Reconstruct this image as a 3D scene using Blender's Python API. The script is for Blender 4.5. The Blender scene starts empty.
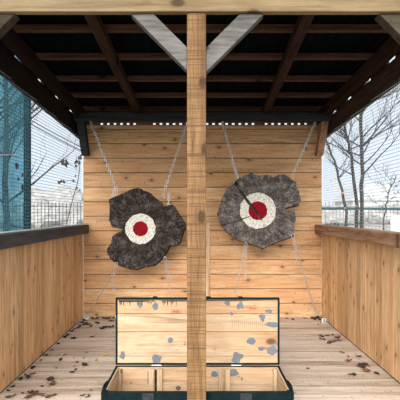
import bpy, bmesh, math, random
from mathutils import Vector, Matrix, noise as mn
random.seed(7)
C = bpy.context.scene.collection
SC = bpy.context.scene
PI = math.pi

# ------------------------------------------------------------------ camera
F, CX, CY, EYE = 427.0, 198.0, 212.0, 1.35
cam = bpy.data.cameras.new('camera')
cam.sensor_width = 36; cam.lens = F/400*36
cam.shift_x = (200-CX)/400; cam.shift_y = (CY-200)/400
cam.clip_start = .05; cam.clip_end = 500
co = bpy.data.objects.new('camera', cam); C.objects.link(co)
co.location = (0, 0, EYE); co.rotation_euler = (PI/2, 0, 0)
SC.camera = co

# ------------------------------------------------------------------ sky (overcast, brighter behind the visitor)
W = bpy.data.worlds.new('overcast_sky'); SC.world = W; W.use_nodes = True
wn, wl = W.node_tree.nodes, W.node_tree.links
wn.clear()
out = wn.new('ShaderNodeOutputWorld'); bg = wn.new('ShaderNodeBackground')
tc = wn.new('ShaderNodeTexCoord')
dot = wn.new('ShaderNodeVectorMath'); dot.operation = 'DOT_PRODUCT'
dot.inputs[1].default_value = Vector((-.15, -.86, .46)).normalized()
wl.new(tc.outputs['Generated'], dot.inputs[0])
rp = wn.new('ShaderNodeValToRGB')
e = rp.color_ramp.elements
e[0].position = 0.0; e[0].color = (.50, .56, .62, 1)
e[1].position = 1.0; e[1].color = (4.6, 4.4, 4.1, 1)
m = e.new(.45); m.color = (.62, .66, .70, 1)
m = e.new(.78); m.color = (1.5, 1.5, 1.48, 1)
wl.new(dot.outputs['Value'], rp.inputs[0]); wl.new(rp.outputs[0], bg.inputs['Color'])
bg.inputs['Strength'].default_value = 1.0
wl.new(bg.outputs[0], out.inputs[0])

sun = bpy.data.lights.new('hazy_sun', 'SUN'); sun.energy = 1.5; sun.angle = math.radians(30); sun.color = (1, .96, .90)
so = bpy.data.objects.new('hazy_sun', sun); C.objects.link(so)
so.rotation_euler = Vector((.16, .90, -.41)).to_track_quat('-Z', 'Y').to_euler()

SC.view_settings.view_transform = 'Standard'; SC.view_settings.look = 'None'
SC.view_settings.gamma = 1; SC.view_settings.use_curve_mapping = False
SC.view_settings.exposure = 0.85

# ------------------------------------------------------------------ helpers
def P(px, py, d):
    return Vector(((px-CX)*d/F, d, EYE+(CY-py)*d/F))

class NT:
    def __init__(s, name):
        s.m = bpy.data.materials.new(name); s.m.use_nodes = True
        s.n, s.l = s.m.node_tree.nodes, s.m.node_tree.links
        s.b = s.n['Principled BSDF']
        s.tc = s.n.new('ShaderNodeTexCoord')
    def sv(s, sock, v):
        if isinstance(v, bpy.types.NodeSocket): s.l.new(v, sock)
        elif v is not None:
            if sock.type == 'RGBA' and len(v) == 3: v = (*v, 1)
            sock.default_value = v
    def math(s, op, a, b=None, c=None, clamp=False):
        n = s.n.new('ShaderNodeMath'); n.operation = op; n.use_clamp = clamp
        for i, v in enumerate((a, b, c)):
            if v is not None: s.sv(n.inputs[i], v)
        return n.outputs[0]
    def vm(s, op, a, b=None):
        n = s.n.new('ShaderNodeVectorMath'); n.operation = op
        s.sv(n.inputs[0], a)
        if b is not None: s.sv(n.inputs[1], b)
        return n.outputs['Value'] if op in ('LENGTH', 'DOT_PRODUCT', 'DISTANCE') else n.outputs[0]
    def mapping(s, v, scale):
        return s.vm('MULTIPLY', v, scale)
    def noise(s, v, scale, detail=4, rough=.55, dist=0):
        n = s.n.new('ShaderNodeTexNoise'); s.sv(n.inputs['Vector'], v)
        n.inputs['Scale'].default_value = scale; n.inputs['Detail'].default_value = detail
        n.inputs['Roughness'].default_value = rough; n.inputs['Distortion'].default_value = dist
        return n.outputs['Fac']
    def voro(s, v, scale):
        n = s.n.new('ShaderNodeTexVoronoi'); n.voronoi_dimensions = '2D'; s.sv(n.inputs['Vector'], v); n.inputs['Scale'].default_value = scale
        return n.outputs['Distance'], n.outputs['Color']
    def ramp(s, f, stops):
        n = s.n.new('ShaderNodeValToRGB'); s.sv(n.inputs[0], f)
        el = n.color_ramp.elements
        while len(el) < len(stops): el.new(.5)
        for k, (p, c) in enumerate(stops):
            el[k].position = p; el[k].color = (*c, 1) if not isinstance(c, float) else (c, c, c, 1)
        return n.outputs[0]
    def mix(s, f, a, b, mode='MIX'):
        n = s.n.new('ShaderNodeMix'); n.data_type = 'RGBA'; n.blend_type = mode
        s.sv(n.inputs[0], f); s.sv(n.inputs[6], a); s.sv(n.inputs[7], b)
        return n.outputs[2]
    def bump(s, h, strength, dist=.01):
        n = s.n.new('ShaderNodeBump'); n.inputs['Strength'].default_value = strength; n.inputs['Distance'].default_value = dist
        s.sv(n.inputs['Height'], h); s.l.new(n.outputs[0], s.b.inputs['Normal'])
    def seed(s):
        oi = s.n.new('ShaderNodeObjectInfo'); at = s.n.new('ShaderNodeAttribute'); at.attribute_name = 'bid'
        k = s.math('ADD', s.math('MULTIPLY', oi.outputs['Random'], 13.7), at.outputs['Fac'])
        cmb = s.n.new('ShaderNodeCombineXYZ')
        s.sv(cmb.inputs[0], s.math('MULTIPLY', k, 3.71)); s.sv(cmb.inputs[1], s.math('MULTIPLY', k, 5.13)); s.sv(cmb.inputs[2], s.math('MULTIPLY', k, 7.37))
        return k, s.vm('ADD', s.tc.outputs['Object'], cmb.outputs[0])
    def done(s, col, rough=.8, metal=0.0, spec=.3):
        s.sv(s.b.inputs['Base Color'], col); s.sv(s.b.inputs['Roughness'], rough)
        s.b.inputs['Metallic'].default_value = metal; s.b.inputs['Specular IOR Level'].default_value = spec
        return s.m

def wood(name, light, mid, dark, axis, knots=.5, ks=5.0, tint=.3, weather=None, wamt=.5, saw=0, rough=.75, bump=.3, streak=14., spots=0., side=False, flat=False, spec=.25, hue=0., kr=1.):
    t = NT(name); k, v = t.seed()
    sc = [streak]*3; sc[axis] = .9
    sv_ = t.mapping(v, tuple(sc))
    g = t.noise(sv_, 1.6, 5, .6, .9)
    fine = t.noise(t.mapping(v, tuple([x*3.2 for x in sc])), 2.4, 4, .7, .2)
    mott = t.noise(v, 3.2, 4, .6)
    big = t.noise(t.mapping(v, tuple([x*.25 for x in sc])), 1.5, 3, .6, .4)
    col = t.ramp(g, [(.36, dark), (.48, mid), (.60, light)])
    col = t.mix(.35, col, t.ramp(fine, [(.38, dark), (.56, light)]), 'MIX')
    w = t.n.new('ShaderNodeTexWhiteNoise'); w.noise_dimensions = '1D'; t.sv(w.inputs['W'], k)
    br = t.math('MULTIPLY_ADD', w.outputs['Value'], tint, 1-tint*.6)
    cc = t.n.new('ShaderNodeCombineXYZ')
    for i, p in enumerate((1.0, 1.12, 1.3)): t.sv(cc.inputs[i], t.math('POWER', br, p))
    col = t.mix(1.0, col, cc.outputs[0], 'MULTIPLY')
    col = t.mix(t.math('MULTIPLY', t.ramp(mott, [(.42, 0.0), (.7, 1.0)]), .28), col, dark)
    if hue: col = t.mix(t.math('MULTIPLY', t.ramp(big, [(.40, 0.0), (.62, 1.0)]), hue), col, tuple(a*b for a, b in zip(mid, (1.0, .82, .68))))
    if weather:
        wf = t.noise(t.mapping(v, tuple([x*.35 for x in sc])), 1.3, 5, .65, .6)
        col = t.mix(t.math('MULTIPLY', t.ramp(wf, [(.40, 0.0), (.60, 1.0)]), wamt), col, weather)
    if knots:
        ksc = [1.7*1]*3; ksc[axis] = 1.0
        oth = {0: 2, 2: 1 if side else 0, 1: 0}[axis]
        sx = t.n.new('ShaderNodeSeparateXYZ'); t.sv(sx.inputs[0], t.mapping(v, tuple(ksc)))
        if axis == 0 and flat: oth = 1
        if axis == 1 and side: oth = 2
        cb = t.n.new('ShaderNodeCombineXYZ'); t.sv(cb.inputs[0], sx.outputs[axis]); t.sv(cb.inputs[1], sx.outputs[oth])
        d, c = t.voro(cb.outputs[0], ks)
        sep = t.n.new('ShaderNodeSeparateColor'); t.sv(sep.inputs[0], c)
        on = t.math('LESS_THAN', sep.outputs[0], knots)
        warp = t.math('ADD', d, t.math('MULTIPLY', fine, .04))
        core = t.ramp(warp, [(.085*kr, 1.0), (.13*kr, 0.0)])
        halo = t.ramp(warp, [(.10*kr, 1.0), (.34*kr, 0.0)])
        col = t.mix(t.math('MULTIPLY', t.math('MULTIPLY', halo, on), .45), col, dark)
        col = t.mix(t.math('MULTIPLY', t.math('MULTIPLY', core, on), .85), col, tuple(x*.35 for x in dark))
    if saw:
        ss = [2.]*3; ss[axis] = 110.
        sn = t.noise(t.mapping(v, tuple(ss)), 1., 2, .6, .1)
        col = t.mix(t.math('MULTIPLY', t.ramp(sn, [(.45, 0.0), (.62, 1.0)]), saw), col, dark)
    if spots:
        sp = t.noise(v, 60, 2, .5)
        col = t.mix(t.math('MULTIPLY', t.ramp(sp, [(.66, 0.0), (.70, 1.0)]), spots), col, tuple(x*.3 for x in dark))
    t.bump(t.math('ADD', g, t.math('MULTIPLY', fine, .6)), bump, .006)
    return t.done(col, rough, 0., spec)

def plain(name, col, rough=.6, metal=0., var=.15, scale=20., col2=None, spec=.3):
    t = NT(name); k, v = t.seed()
    f = t.noise(v, scale, 4, .6)
    c2 = col2 or tuple(x*(1-var*2) for x in col)
    return t.done(t.ramp(f, [(.35, c2), (.65, col)]), rough, metal, spec)

class MB:
    """collects boxes, tubes and prisms; every box gets its own board id"""
    def __init__(s):
        s.bm = bmesh.new(); s.lay = s.bm.faces.layers.float.new('bid'); s.k = 0.0
    def _f(s, vs):
        try: f = s.bm.faces.new(vs)
        except ValueError: return None
        f[s.lay] = s.k; return f
    def next(s): s.k += 1.0
    def hexa(s, p):
        v = [s.bm.verts.new(q) for q in p]
        for q in ((0,3,2,1),(4,5,6,7),(0,1,5,4),(1,2,6,5),(2,3,7,6),(3,0,4,7)): s._f([v[i] for i in q])
        s.next()
    def box(s, x0, x1, y0, y1, z0, z1):
        s.hexa([(x0,y0,z0),(x1,y0,z0),(x1,y1,z0),(x0,y1,z0),(x0,y0,z1),(x1,y0,z1),(x1,y1,z1),(x0,y1,z1)])
    def tube(s, pts, rad, n=6, cap=True, closed=False):
        pts = [Vector(p) for p in pts]; m = len(pts)
        if not isinstance(rad, (list, tuple)): rad = [rad]*m
        rings = []; up = None
        for i, p in enumerate(pts):
            if closed: d = pts[(i+1) % m]-pts[i-1]
            else: d = pts[min(i+1, m-1)]-pts[max(i-1, 0)]
            d.normalize()
            if up is None:
                a = Vector((0,0,1)) if abs(d.z) < .9 else Vector((1,0,0))
                up = d.cross(a).normalized()
            up = (up-d*up.dot(d)).normalized(); w = d.cross(up)
            rings.append([s.bm.verts.new(p+(up*math.cos(2*PI*j/n)+w*math.sin(2*PI*j/n))*rad[i]) for j in range(n)])
        for i in range(m if closed else m-1):
            a, b = rings[i], rings[(i+1) % m]
            for j in range(n): s._f([a[j], a[(j+1)%n], b[(j+1)%n], b[j]])
        if cap and not closed: s._f(rings[0][::-1]); s._f(rings[-1])
        s.next()
    def prism(s, pts, vec, pts2=None):
        """polygon pts (3D) extruded along vec"""
        vec = Vector(vec); a = [s.bm.verts.new(p) for p in pts]
        b = [s.bm.verts.new(q) for q in (pts2 if pts2 else [Vector(p)+vec for p in pts])]
        s._f(a[::-1]); s._f(b)
        for i in range(len(a)):
            j = (i+1) % len(a); s._f([a[i], a[j], b[j], b[i]])
        s.next()
    def disc(s, c, r, axis, h, n=14):
        ax = Vector(axis).normalized(); a = ax.orthogonal().normalized(); b = ax.cross(a)
        c = Vector(c)
        s.prism([c+(a*math.cos(2*PI*i/n)+b*math.sin(2*PI*i/n))*r for i in range(n)], ax*h)

ORG = {}
def mk(name, mb, mat, parent=None, smooth=False, bevel=0, origin=None, **props):
    bm = mb.bm
    bmesh.ops.recalc_face_normals(bm, faces=bm.faces)
    if parent is not None: o0 = ORG[parent.name]
    elif origin is not None: o0 = Vector(origin)
    else:
        lo = [min(v.co[i] for v in bm.verts) for i in range(3)]; hi = [max(v.co[i] for v in bm.verts) for i in range(3)]
        o0 = Vector(((lo[0]+hi[0])/2, (lo[1]+hi[1])/2, lo[2]))
    for v in bm.verts: v.co -= o0
    me = bpy.data.meshes.new(name); bm.to_mesh(me); bm.free()
    me.materials.append(mat)
    if smooth:
        for p in me.polygons: p.use_smooth = True
    o = bpy.data.objects.new(name, me); C.objects.link(o)
    if parent is not None: o.parent = parent; ORG[o.name] = ORG[parent.name]
    else: o.location = o0; ORG[o.name] = o0
    if bevel:
        b = o.modifiers.new('bevel', 'BEVEL'); b.width = bevel; b.segments = 2; b.limit_method = 'ANGLE'
    for k_, v_ in props.items(): o[k_] = v_
    return o
def thing(name, loc, label, cat, group=None):
    o = bpy.data.objects.new(name, None); C.objects.link(o); o.location = loc; ORG[o.name] = Vector(loc)
    o['label'] = label; o['category'] = cat
    o.empty_display_size = .05
    if group: o['group'] = group
    return o
def tag(o, label, cat, group=None):
    o['label'] = label; o['category'] = cat
    if group: o['group'] = group
    return o
def struct(name, mb, mat, **k):
    o = mk(name, mb, mat, **k); o['kind'] = 'structure'; return o

# ------------------------------------------------------------------ materials
M = {}
M['backwall'] = wood('pine_back_boards', (.66,.455,.275), (.52,.325,.175), (.26,.135,.06), 0, knots=.40, ks=2.9, tint=.45, spots=.9, rough=.75, hue=.6, kr=.75)
M['sidewall'] = wood('pine_side_boards', (.78,.54,.315), (.63,.405,.215), (.32,.17,.075), 2, knots=.5, ks=4.0, tint=.42, side=True, hue=.5, kr=.85)
M['floor'] = wood('weathered_floor', (.60,.49,.40), (.43,.33,.255), (.19,.125,.085), 0, knots=0, tint=.28, weather=(.68,.61,.54), wamt=.6, spots=.9)
M['beam'] = wood('pale_beam', (.245,.178,.098), (.20,.138,.068), (.11,.068,.03), 0, knots=.25, ks=2.2, tint=.1, weather=(.27,.225,.15), wamt=.4)
M['post'] = wood('sawn_post', (.24,.138,.060), (.17,.092,.037), (.07,.034,.013), 2, knots=.55, ks=2.4, tint=.1, saw=.75, bump=.5)
M['grey_x'] = wood('grey_weathered_timber', (.135,.130,.124), (.082,.078,.074), (.032,.030,.028), 0, knots=.3, ks=3, tint=.15, streak=9., bump=.5)
M['cornerbrace'] = wood('olive_weathered_timber', (.070,.058,.040), (.048,.038,.026), (.02,.015,.010), 0, knots=0, tint=.1, spec=.1)
M['roofwood'] = wood('roof_timber', (.050,.028,.019), (.031,.017,.011), (.013,.007,.005), 1, knots=.4, ks=2.6, tint=.3, rough=.9, spec=.05)
M['roofwood_x'] = wood('batten_timber', (.12,.066,.044), (.080,.043,.028), (.035,.018,.011), 0, knots=.3, ks=2.6, tint=.3, rough=.9, spec=.05)
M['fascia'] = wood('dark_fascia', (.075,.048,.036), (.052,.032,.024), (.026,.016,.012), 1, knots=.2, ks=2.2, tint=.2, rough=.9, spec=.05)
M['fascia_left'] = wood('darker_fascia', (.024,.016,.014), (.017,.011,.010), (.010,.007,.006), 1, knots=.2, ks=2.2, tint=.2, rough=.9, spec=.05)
M['blackwood'] = wood('blackened_beam', (.034,.038,.041), (.020,.023,.026), (.009,.011,.013), 0, knots=0, tint=.1, rough=.8, spec=.1)
M['blackwood_y'] = wood('black_stained_rail', (.085,.082,.088), (.045,.044,.048), (.022,.021,.023), 1, knots=0, tint=.1, rough=.65)
M['rail'] = wood('brown_rail', (.40,.245,.145), (.29,.155,.085), (.14,.065,.032), 1, knots=.4, ks=3., tint=.1)
M['brace'] = wood('brown_brace', (.36,.20,.11), (.26,.14,.075), (.13,.065,.03), 2, knots=.4, ks=2.6, tint=.1)
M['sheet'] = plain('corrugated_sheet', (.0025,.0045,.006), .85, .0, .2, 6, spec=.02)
M['header'] = wood('header_board', (.22,.12,.06), (.16,.08,.04), (.08,.04,.02), 0, knots=.1, ks=2, tint=.1)
M['chestgreen'] = plain('dark_green_paint', (.004,.013,.015), .55, 0, .3, 30, (.002,.006,.007), spec=.08)
M['dripgreen'] = plain('green_paint_drips', (.012,.022,.018), .6, 0, .2, 30)
M['chestwood'] = wood('pale_chest_pine', (.48,.37,.25), (.38,.265,.165), (.19,.095,.036), 0, knots=.10, ks=2.4, tint=.10, weather=(.44,.36,.27), wamt=.3, hue=.55, streak=10., bump=.12)
M['chestwood_z'] = wood('pale_chest_cleat', (.50,.39,.27), (.40,.29,.18), (.24,.14,.07), 2, knots=.1, ks=4, tint=.1, bump=.12)
M['chestwood_y'] = wood('pale_chest_side', (.56,.43,.29), (.45,.32,.19), (.26,.15,.07), 1, knots=.1, ks=4, tint=.1, bump=.12)
M['greypaint'] = plain('grey_filler_paint', (.125,.14,.16), .6, 0, .12, 40)
M['redink'] = plain('red_ink', (.50,.06,.035), .7, 0, .1, 90)
M['blackink'] = plain('black_ink', (.10,.08,.07), .8, 0, .1, 90)
M['greyink'] = plain('faded_grey_ink', (.22,.18,.13), .8, 0, .1, 90)
M['metal'] = plain('galvanised_steel', (.60,.61,.62), .38, .65, .15, 60)
M['darkmetal'] = plain('dark_steel', (.05,.055,.06), .5, .7, .2, 60)
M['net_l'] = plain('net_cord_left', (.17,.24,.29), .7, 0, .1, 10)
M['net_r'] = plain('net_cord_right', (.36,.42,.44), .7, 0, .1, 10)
M['shadepost'] = plain('teal_post_paint', (.003,.022,.030), .8, 0, .2, 8, spec=.02)
M['tealrail'] = plain('teal_rail_paint', (.006,.050,.060), .6, 0, .1, 4)
M['fence'] = plain('fence_grey_green', (.03,.05,.052), .6, 0, .1, 4)
M['fence_pale'] = plain('pale_galvanised_fence', (.20,.22,.23), .6, 0, .1, 4)
M['treebark'] = plain('tree_bark', (.035,.034,.036), .9, 0, .25, 12)
M['twig'] = plain('vine_stem', (.10,.06,.045), .9, 0, .2, 12)
M['cable'] = plain('black_cable', (.12,.13,.15), .7)
M['hedge'] = plain('hazed_winter_brush', (.34,.335,.33), .95, 0, .18, 1.6, (.20,.20,.205))  # distant haze painted into the brush as a paler colour
M['haze_house'] = plain('hazed_render_wall', (.62,.63,.64), .9)  # haze over the far house put into its wall and roof colours
M['haze_roof'] = plain('hazed_slate_roof', (.42,.45,.49), .9)
M['whitepanel'] = plain('white_panel', (.85,.86,.87), .6)
M['ground'] = plain('winter_grass', (.34,.34,.31), .95, 0, .25, 1.4, (.22,.22,.19))
M['leafdark'] = plain('dark_dead_leaf', (.055,.034,.026), .85, 0, .3, 50)
M['leafbrown'] = plain('brown_dead_leaf', (.17,.085,.045), .85, 0, .3, 50)
M['leafrust'] = plain('rust_dead_leaf', (.24,.10,.05), .85, 0, .3, 50)
M['leafgold'] = plain('golden_dead_leaf', (.60,.30,.05), .8, 0, .2, 50)
M['leaforange'] = plain('orange_autumn_leaf', (.62,.30,.20), .8, 0, .15, 30)
M['leafvine'] = plain('dry_vine_leaf', (.12,.075,.055), .85, 0, .3, 40)

def slice_mat(name, lo, mid, hi):
    t = NT(name); v = t.tc.outputs['Object']
    flat = t.mapping(v, (1, 0, 1))
    r = t.vm('LENGTH', flat); dirn = t.vm('NORMALIZE', flat)
    rad = t.n.new('ShaderNodeCombineXYZ'); t.sv(rad.inputs[1], t.math('MULTIPLY', r, .9))
    vv = t.vm('ADD', t.mapping(dirn, (1, 1, 1)), rad.outputs[0])
    streak = t.noise(vv, 17, 6, .8, .2)
    rings = t.math('SINE', t.math('MULTIPLY', t.math('ADD', r, t.math('MULTIPLY', t.noise(v, 6, 2), .035)), 420))
    blot = t.noise(v, 9, 4, .6)
    pit = t.noise(v, 70, 3, .6)
    f = t.math('ADD', t.math('MULTIPLY', streak, .42), t.math('MULTIPLY', blot, .28)); f = t.math('ADD', f, t.math('MULTIPLY', t.noise(v, 32, 5, .75), .30))
    f = t.math('MULTIPLY_ADD', rings, .018, f)
    col = t.ramp(f, [(.40, lo), (.50, mid), (.62, hi)])
    col = t.mix(t.ramp(pit, [(.58, 0.0), (.66, .85)]), col, tuple(x*.25 for x in lo))
    t.bump(t.math('ADD', streak, t.math('MULTIPLY', pit, .5)), .8, .01)
    return t.done(col, .9, 0, .2)
M['slice_l'] = slice_mat('charcoal_log_end_grain', (.004,.0035,.004), (.025,.020,.018), (.15,.125,.108))
M['slice_r'] = slice_mat('grey_log_end_grain', (.014,.012,.012), (.078,.067,.062), (.28,.25,.23))
M['bark'] = plain('rough_bark', (.055,.038,.03), .95, 0, .35, 25)
def paint(name, c, under, cut):
    t = NT(name); v = t.tc.outputs['Object']
    flat = t.mapping(v, (1, 0, 1)); dirn = t.vm('NORMALIZE', flat)
    s1 = t.noise(t.vm('ADD', dirn, t.mapping(v, (2., 2., 2.))), 15, 5, .75)
    s2 = t.noise(v, 48, 4, .7)
    f = t.math('ADD', t.math('MULTIPLY', s1, .5), t.math('MULTIPLY', s2, .5))
    col = t.ramp(f, [(cut+.01, under), (cut+.09, tuple(.72*a for a in c)), (cut+.16, c)])
    t.bump(f, .5, .004)
    return t.done(col, .85, 0., .08)
M['white'] = paint('worn_white_paint', (.62,.61,.56), (.17,.15,.12), .385)
M['red'] = paint('worn_red_paint', (.29,.005,.014), (.05,.006,.009), .42)

# ------------------------------------------------------------------ setting: floor, walls, roof sheet, outdoors ground
XL, XR, YB, YF = -1.465, 1.58, 5.45, 2.30
b = MB(); b.box(-90, 90, -90, 160, -.16, -.12)
g_ = struct('floor_ground_outside', b, M['ground']); g_.name = 'ground'

b = MB(); y = YF
while y < YB-.01:
    y1 = min(y+.143, YB); b.box(XL-.03, XR+.03, y, y1-.004, -.04, 0); y = y1
struct('floor', b, M['floor'], origin=(0,0,0))
b = MB()
for yy in (2.4, 3.4, 4.4, 5.35): b.box(XL-.02, XR+.02, yy-.04, yy+.04, -.12, -.041)
struct('trim_1', b, M['blackwood'], origin=(0,0,0))

M['seam'] = wood('shade_dark_groove', (.16,.085,.045), (.10,.05,.026), (.05,.025,.013), 0, knots=0, spec=.05)  # shadow lines between the boards, painted in as dark strips
seams = MB(); b = MB(); z = 0.0; p = .1852
while z < 2.46:
    z1 = min(z+p, 2.462)
    if z1-z > .03: b.box(XL, XR, YB+random.uniform(0,.003), YB+.03, z+.0045, z1-.0045)
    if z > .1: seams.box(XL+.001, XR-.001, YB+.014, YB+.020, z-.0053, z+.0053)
    z = z1
struct('wall_back', b, M['backwall'], origin=(0,0,0))
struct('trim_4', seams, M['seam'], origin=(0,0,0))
# header over the back wall: teeth of the vent slots, solid blocks where the rafters land, board above
b = MB()
x = (98-CX)/F*YB
def blocked(a):
    px = CX+a*F/YB
    return px < 98 or 141 < px < 152 or 256.5 < px < 265 or px > 311
k = 0; a = XL
while a < XR-.01:
    a1 = min(a+(.050 if k % 2 == 0 else .034), XR)
    if k % 2 == 0 or blocked((a+a1)/2): b.box(a, a1+.0005, YB, YB+.02, 2.4625, 2.489)
    a = a1; k += 1
b.box(XL, XR, YB-.004, YB+.024, 2.489, 2.62)
struct('wall_back_header', b, M['header'], origin=(0,0,0)).name = 'trim_2'
b = MB(); b.box(XL, XR, YB-.006, YB-.001, 2.455, 2.4625)
struct('trim_3', b, M['brace'], origin=(0,0,0))
# pale upright board on the back wall between the two lanes
b = MB(); b.box(.085, .150, YB-.028, YB-.001, 0.001, 1.215)
tag(mk('divider_batten', b, M['chestwood_z'], bevel=.003), 'pale narrow upright board fixed to the back wall behind the middle post', 'board')

def sidewall(name, x0, x1):
    sm = MB(); b = MB(); yy = YF; w = .118
    while yy < YB-.005:
        y1 = min(yy+w*random.uniform(.92, 1.08), YB-.001)
        j = random.uniform(0, .003)
        s = -1 if x0 < 0 else 1
        if s < 0: b.box(x0, x1-j, yy+.003, y1-.003, .012, 1.082)
        else: b.box(x0+j, x1, yy+.003, y1-.003, .012, 1.082)
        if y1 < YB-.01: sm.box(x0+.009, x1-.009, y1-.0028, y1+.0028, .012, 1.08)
        yy = y1
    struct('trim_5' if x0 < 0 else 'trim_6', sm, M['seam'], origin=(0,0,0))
    return struct(name, b, M['sidewall'], origin=(0,0,0))
sidewall('wall_left', XL-.025, XL)
sidewall('wall_right', XR, XR+.025)
for nm, xa in (('baseboard_left', XL-.028), ('baseboard_right', XR+.004)):
    b = MB(); b.box(xa, xa+.024, YF, YB, 0.0005, .0115); struct(nm, b, M['blackwood'], origin=(0,0,0))

def slope(a, d): return EYE+a-.056*d
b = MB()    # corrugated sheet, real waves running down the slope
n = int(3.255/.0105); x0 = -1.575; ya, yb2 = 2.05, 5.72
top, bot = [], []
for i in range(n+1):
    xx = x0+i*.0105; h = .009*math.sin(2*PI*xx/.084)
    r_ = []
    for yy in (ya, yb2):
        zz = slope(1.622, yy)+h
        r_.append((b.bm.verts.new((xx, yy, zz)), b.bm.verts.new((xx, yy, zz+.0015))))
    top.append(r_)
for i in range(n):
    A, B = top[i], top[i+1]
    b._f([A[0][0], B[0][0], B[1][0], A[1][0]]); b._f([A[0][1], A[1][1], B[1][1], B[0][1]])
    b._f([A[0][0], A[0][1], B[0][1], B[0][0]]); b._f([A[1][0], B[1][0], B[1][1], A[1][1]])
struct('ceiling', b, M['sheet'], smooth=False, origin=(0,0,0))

# ------------------------------------------------------------------ roof timbers
def sloped(xa, xb, ylo, yhi, a0, a1, xskew=0, mb=None):
    b = mb or MB()
    q = []
    for a in (a0, a1):
        q += [(xa, ylo, slope(a, ylo)), (xb, ylo, slope(a, ylo)), (xb+xskew, yhi, slope(a, yhi)), (xa+xskew, yhi, slope(a, yhi))]
    b.hexa(q); return b
o = mk('rafter', sloped(-.775, -.695, 2.15, 5.449, 1.490, 1.5595), M['roofwood'], bevel=.003)
tag(o, 'sloping brown rafter crossing the dark roof left of the middle post', 'rafter', 'rafters under the roof')
o = mk('rafter', sloped(.685, .765, 2.15, 5.449, 1.490, 1.5595, .11), M['roofwood'], bevel=.003)
tag(o, 'sloping brown rafter crossing the dark roof right of the middle post', 'rafter', 'rafters under the roof')
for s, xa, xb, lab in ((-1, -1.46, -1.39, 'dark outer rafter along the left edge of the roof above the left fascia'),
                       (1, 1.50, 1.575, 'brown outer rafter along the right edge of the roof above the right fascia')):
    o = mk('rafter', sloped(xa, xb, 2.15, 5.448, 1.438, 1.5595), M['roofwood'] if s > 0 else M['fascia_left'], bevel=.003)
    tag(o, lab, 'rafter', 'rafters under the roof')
ords = ['nearest the front beam', 'second back from the front beam', 'third back from the front beam', 'fourth back from the front beam', 'fifth back, just above the back beam']
ybat = [f*1.56/v for f, v in zip([F]*5, (206, 178, 156, 139.5, 126))]
for k, yy in enumerate(ybat):
    b = MB(); b.box(-1.56, 1.66, yy, yy+.05, slope(1.56, yy+.05), slope(1.56, yy+.05)+.048)
    o = mk('roof_batten', b, M['roofwood_x'], bevel=.002)
    tag(o, 'thin roof batten running across under the corrugated sheet, ' + ords[k], 'batten', 'roof battens')
b = MB(); yy = ybat[0]-.51; b.box(-1.56, 1.66, yy, yy+.05, slope(1.56, yy+.05), slope(1.56, yy+.05)+.048)
tag(mk('roof_batten', b, M['roofwood_x']), 'roof batten hidden above the pale front beam', 'batten', 'roof battens')

# side fascias with small packers that leave bright slits under the outer rafters
def fascia(xa, xb, rx0, rx1, mat, lab, ft):
    r = thing('fascia_board', ((xa+xb)/2, 2.2, slope(1.245, 2.2)), lab, 'fascia board', 'side fascia boards')
    mk('board', sloped(xa, xb, 2.15, 5.47, 1.245, ft), mat, r, bevel=.003)
    yy = 2.15; k = 0
    while yy < 5.46:
        y1 = min(yy+.34, 5.47)
        mk('packer', sloped(rx0, rx1, yy, y1, ft+.0005, 1.552), mat, r)
        yy = y1+.16
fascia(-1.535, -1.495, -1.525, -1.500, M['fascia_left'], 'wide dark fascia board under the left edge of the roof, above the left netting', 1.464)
fascia(1.605, 1.645, 1.612, 1.637, M['fascia'], 'wide brown fascia board under the right edge of the roof, above the right netting', 1.4515)

# back beam
b = MB()
b.hexa([(-1.488,5.09,2.440),(1.598,5.09,2.440),(1.598,5.19,2.440),(-1.488,5.19,2.440),(-1.488,5.09,2.538),(1.598,5.09,2.538),(1.598,5.19,2.538),(-1.488,5.19,2.538)])
tag(mk('back_beam', b, M['blackwood'], bevel=.012), 'black horizontal beam under the back of the roof carrying the target chains', 'beam')

# short braces from back wall up to the back beam
def back_brace(xa, xb, mat, lab):
    b = MB()
    z0, z1 = EYE+.705, 2.439
    b.hexa([(xa,5.355,z0),(xb,5.355,z0),(xb,5.449,z0+.012),(xa,5.449,z0+.012),(xa,5.12,z1),(xb,5.12,z1),(xb,5.26,z1),(xa,5.26,z1)])
    tag(mk('corner_brace', b, mat, bevel=.004), lab, 'brace', 'short braces at the back corners')
back_brace(-1.462, -1.375, M['blackwood'], 'short shade-darkened brace under the left end of the back beam')  # same brace as the right one, corner shade put into its dark colour
back_brace(1.49, 1.572, M['brace'], 'short brown brace under the right end of the back beam')

# ------------------------------------------------------------------ front frame
YP = 2.48
b = MB(); b.box(-.064, .047, YP, YP+.11, -.119, 2.508)
tag(mk('support_post', b, M['post'], bevel=.005), 'square sawn timber post standing in the middle in front of the chest', 'post')
b = MB(); b.box(-1.72, 1.84, YP-.014, YP+.034, 2.509, slope(1.4895, YP+.13))
r = mk('front_beam', b, M['beam'], bevel=.004)
tag(r, 'pale thick horizontal beam across the top front of the shelter', 'beam')
b = MB(); b.disc(P(240.5, 3.5, YP-.013), .008, (0,1,0), .01, 10); b.disc(P(109, 2, YP-.013), .004, (0,1,0), .01, 8)
mk('bolt_head', b, M['darkmetal'], r)
for s, xx, lab in ((-1, -1.66, 'front corner post outside the left side of the picture'), (1, 1.71, 'front corner post outside the right side of the picture')):
    b = MB(); b.box(xx-.055, xx+.055, YP, YP+.11, -.119, 2.508)
    tag(mk('corner_post', b, M['post'], bevel=.005), lab, 'post', 'front corner posts')
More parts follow.
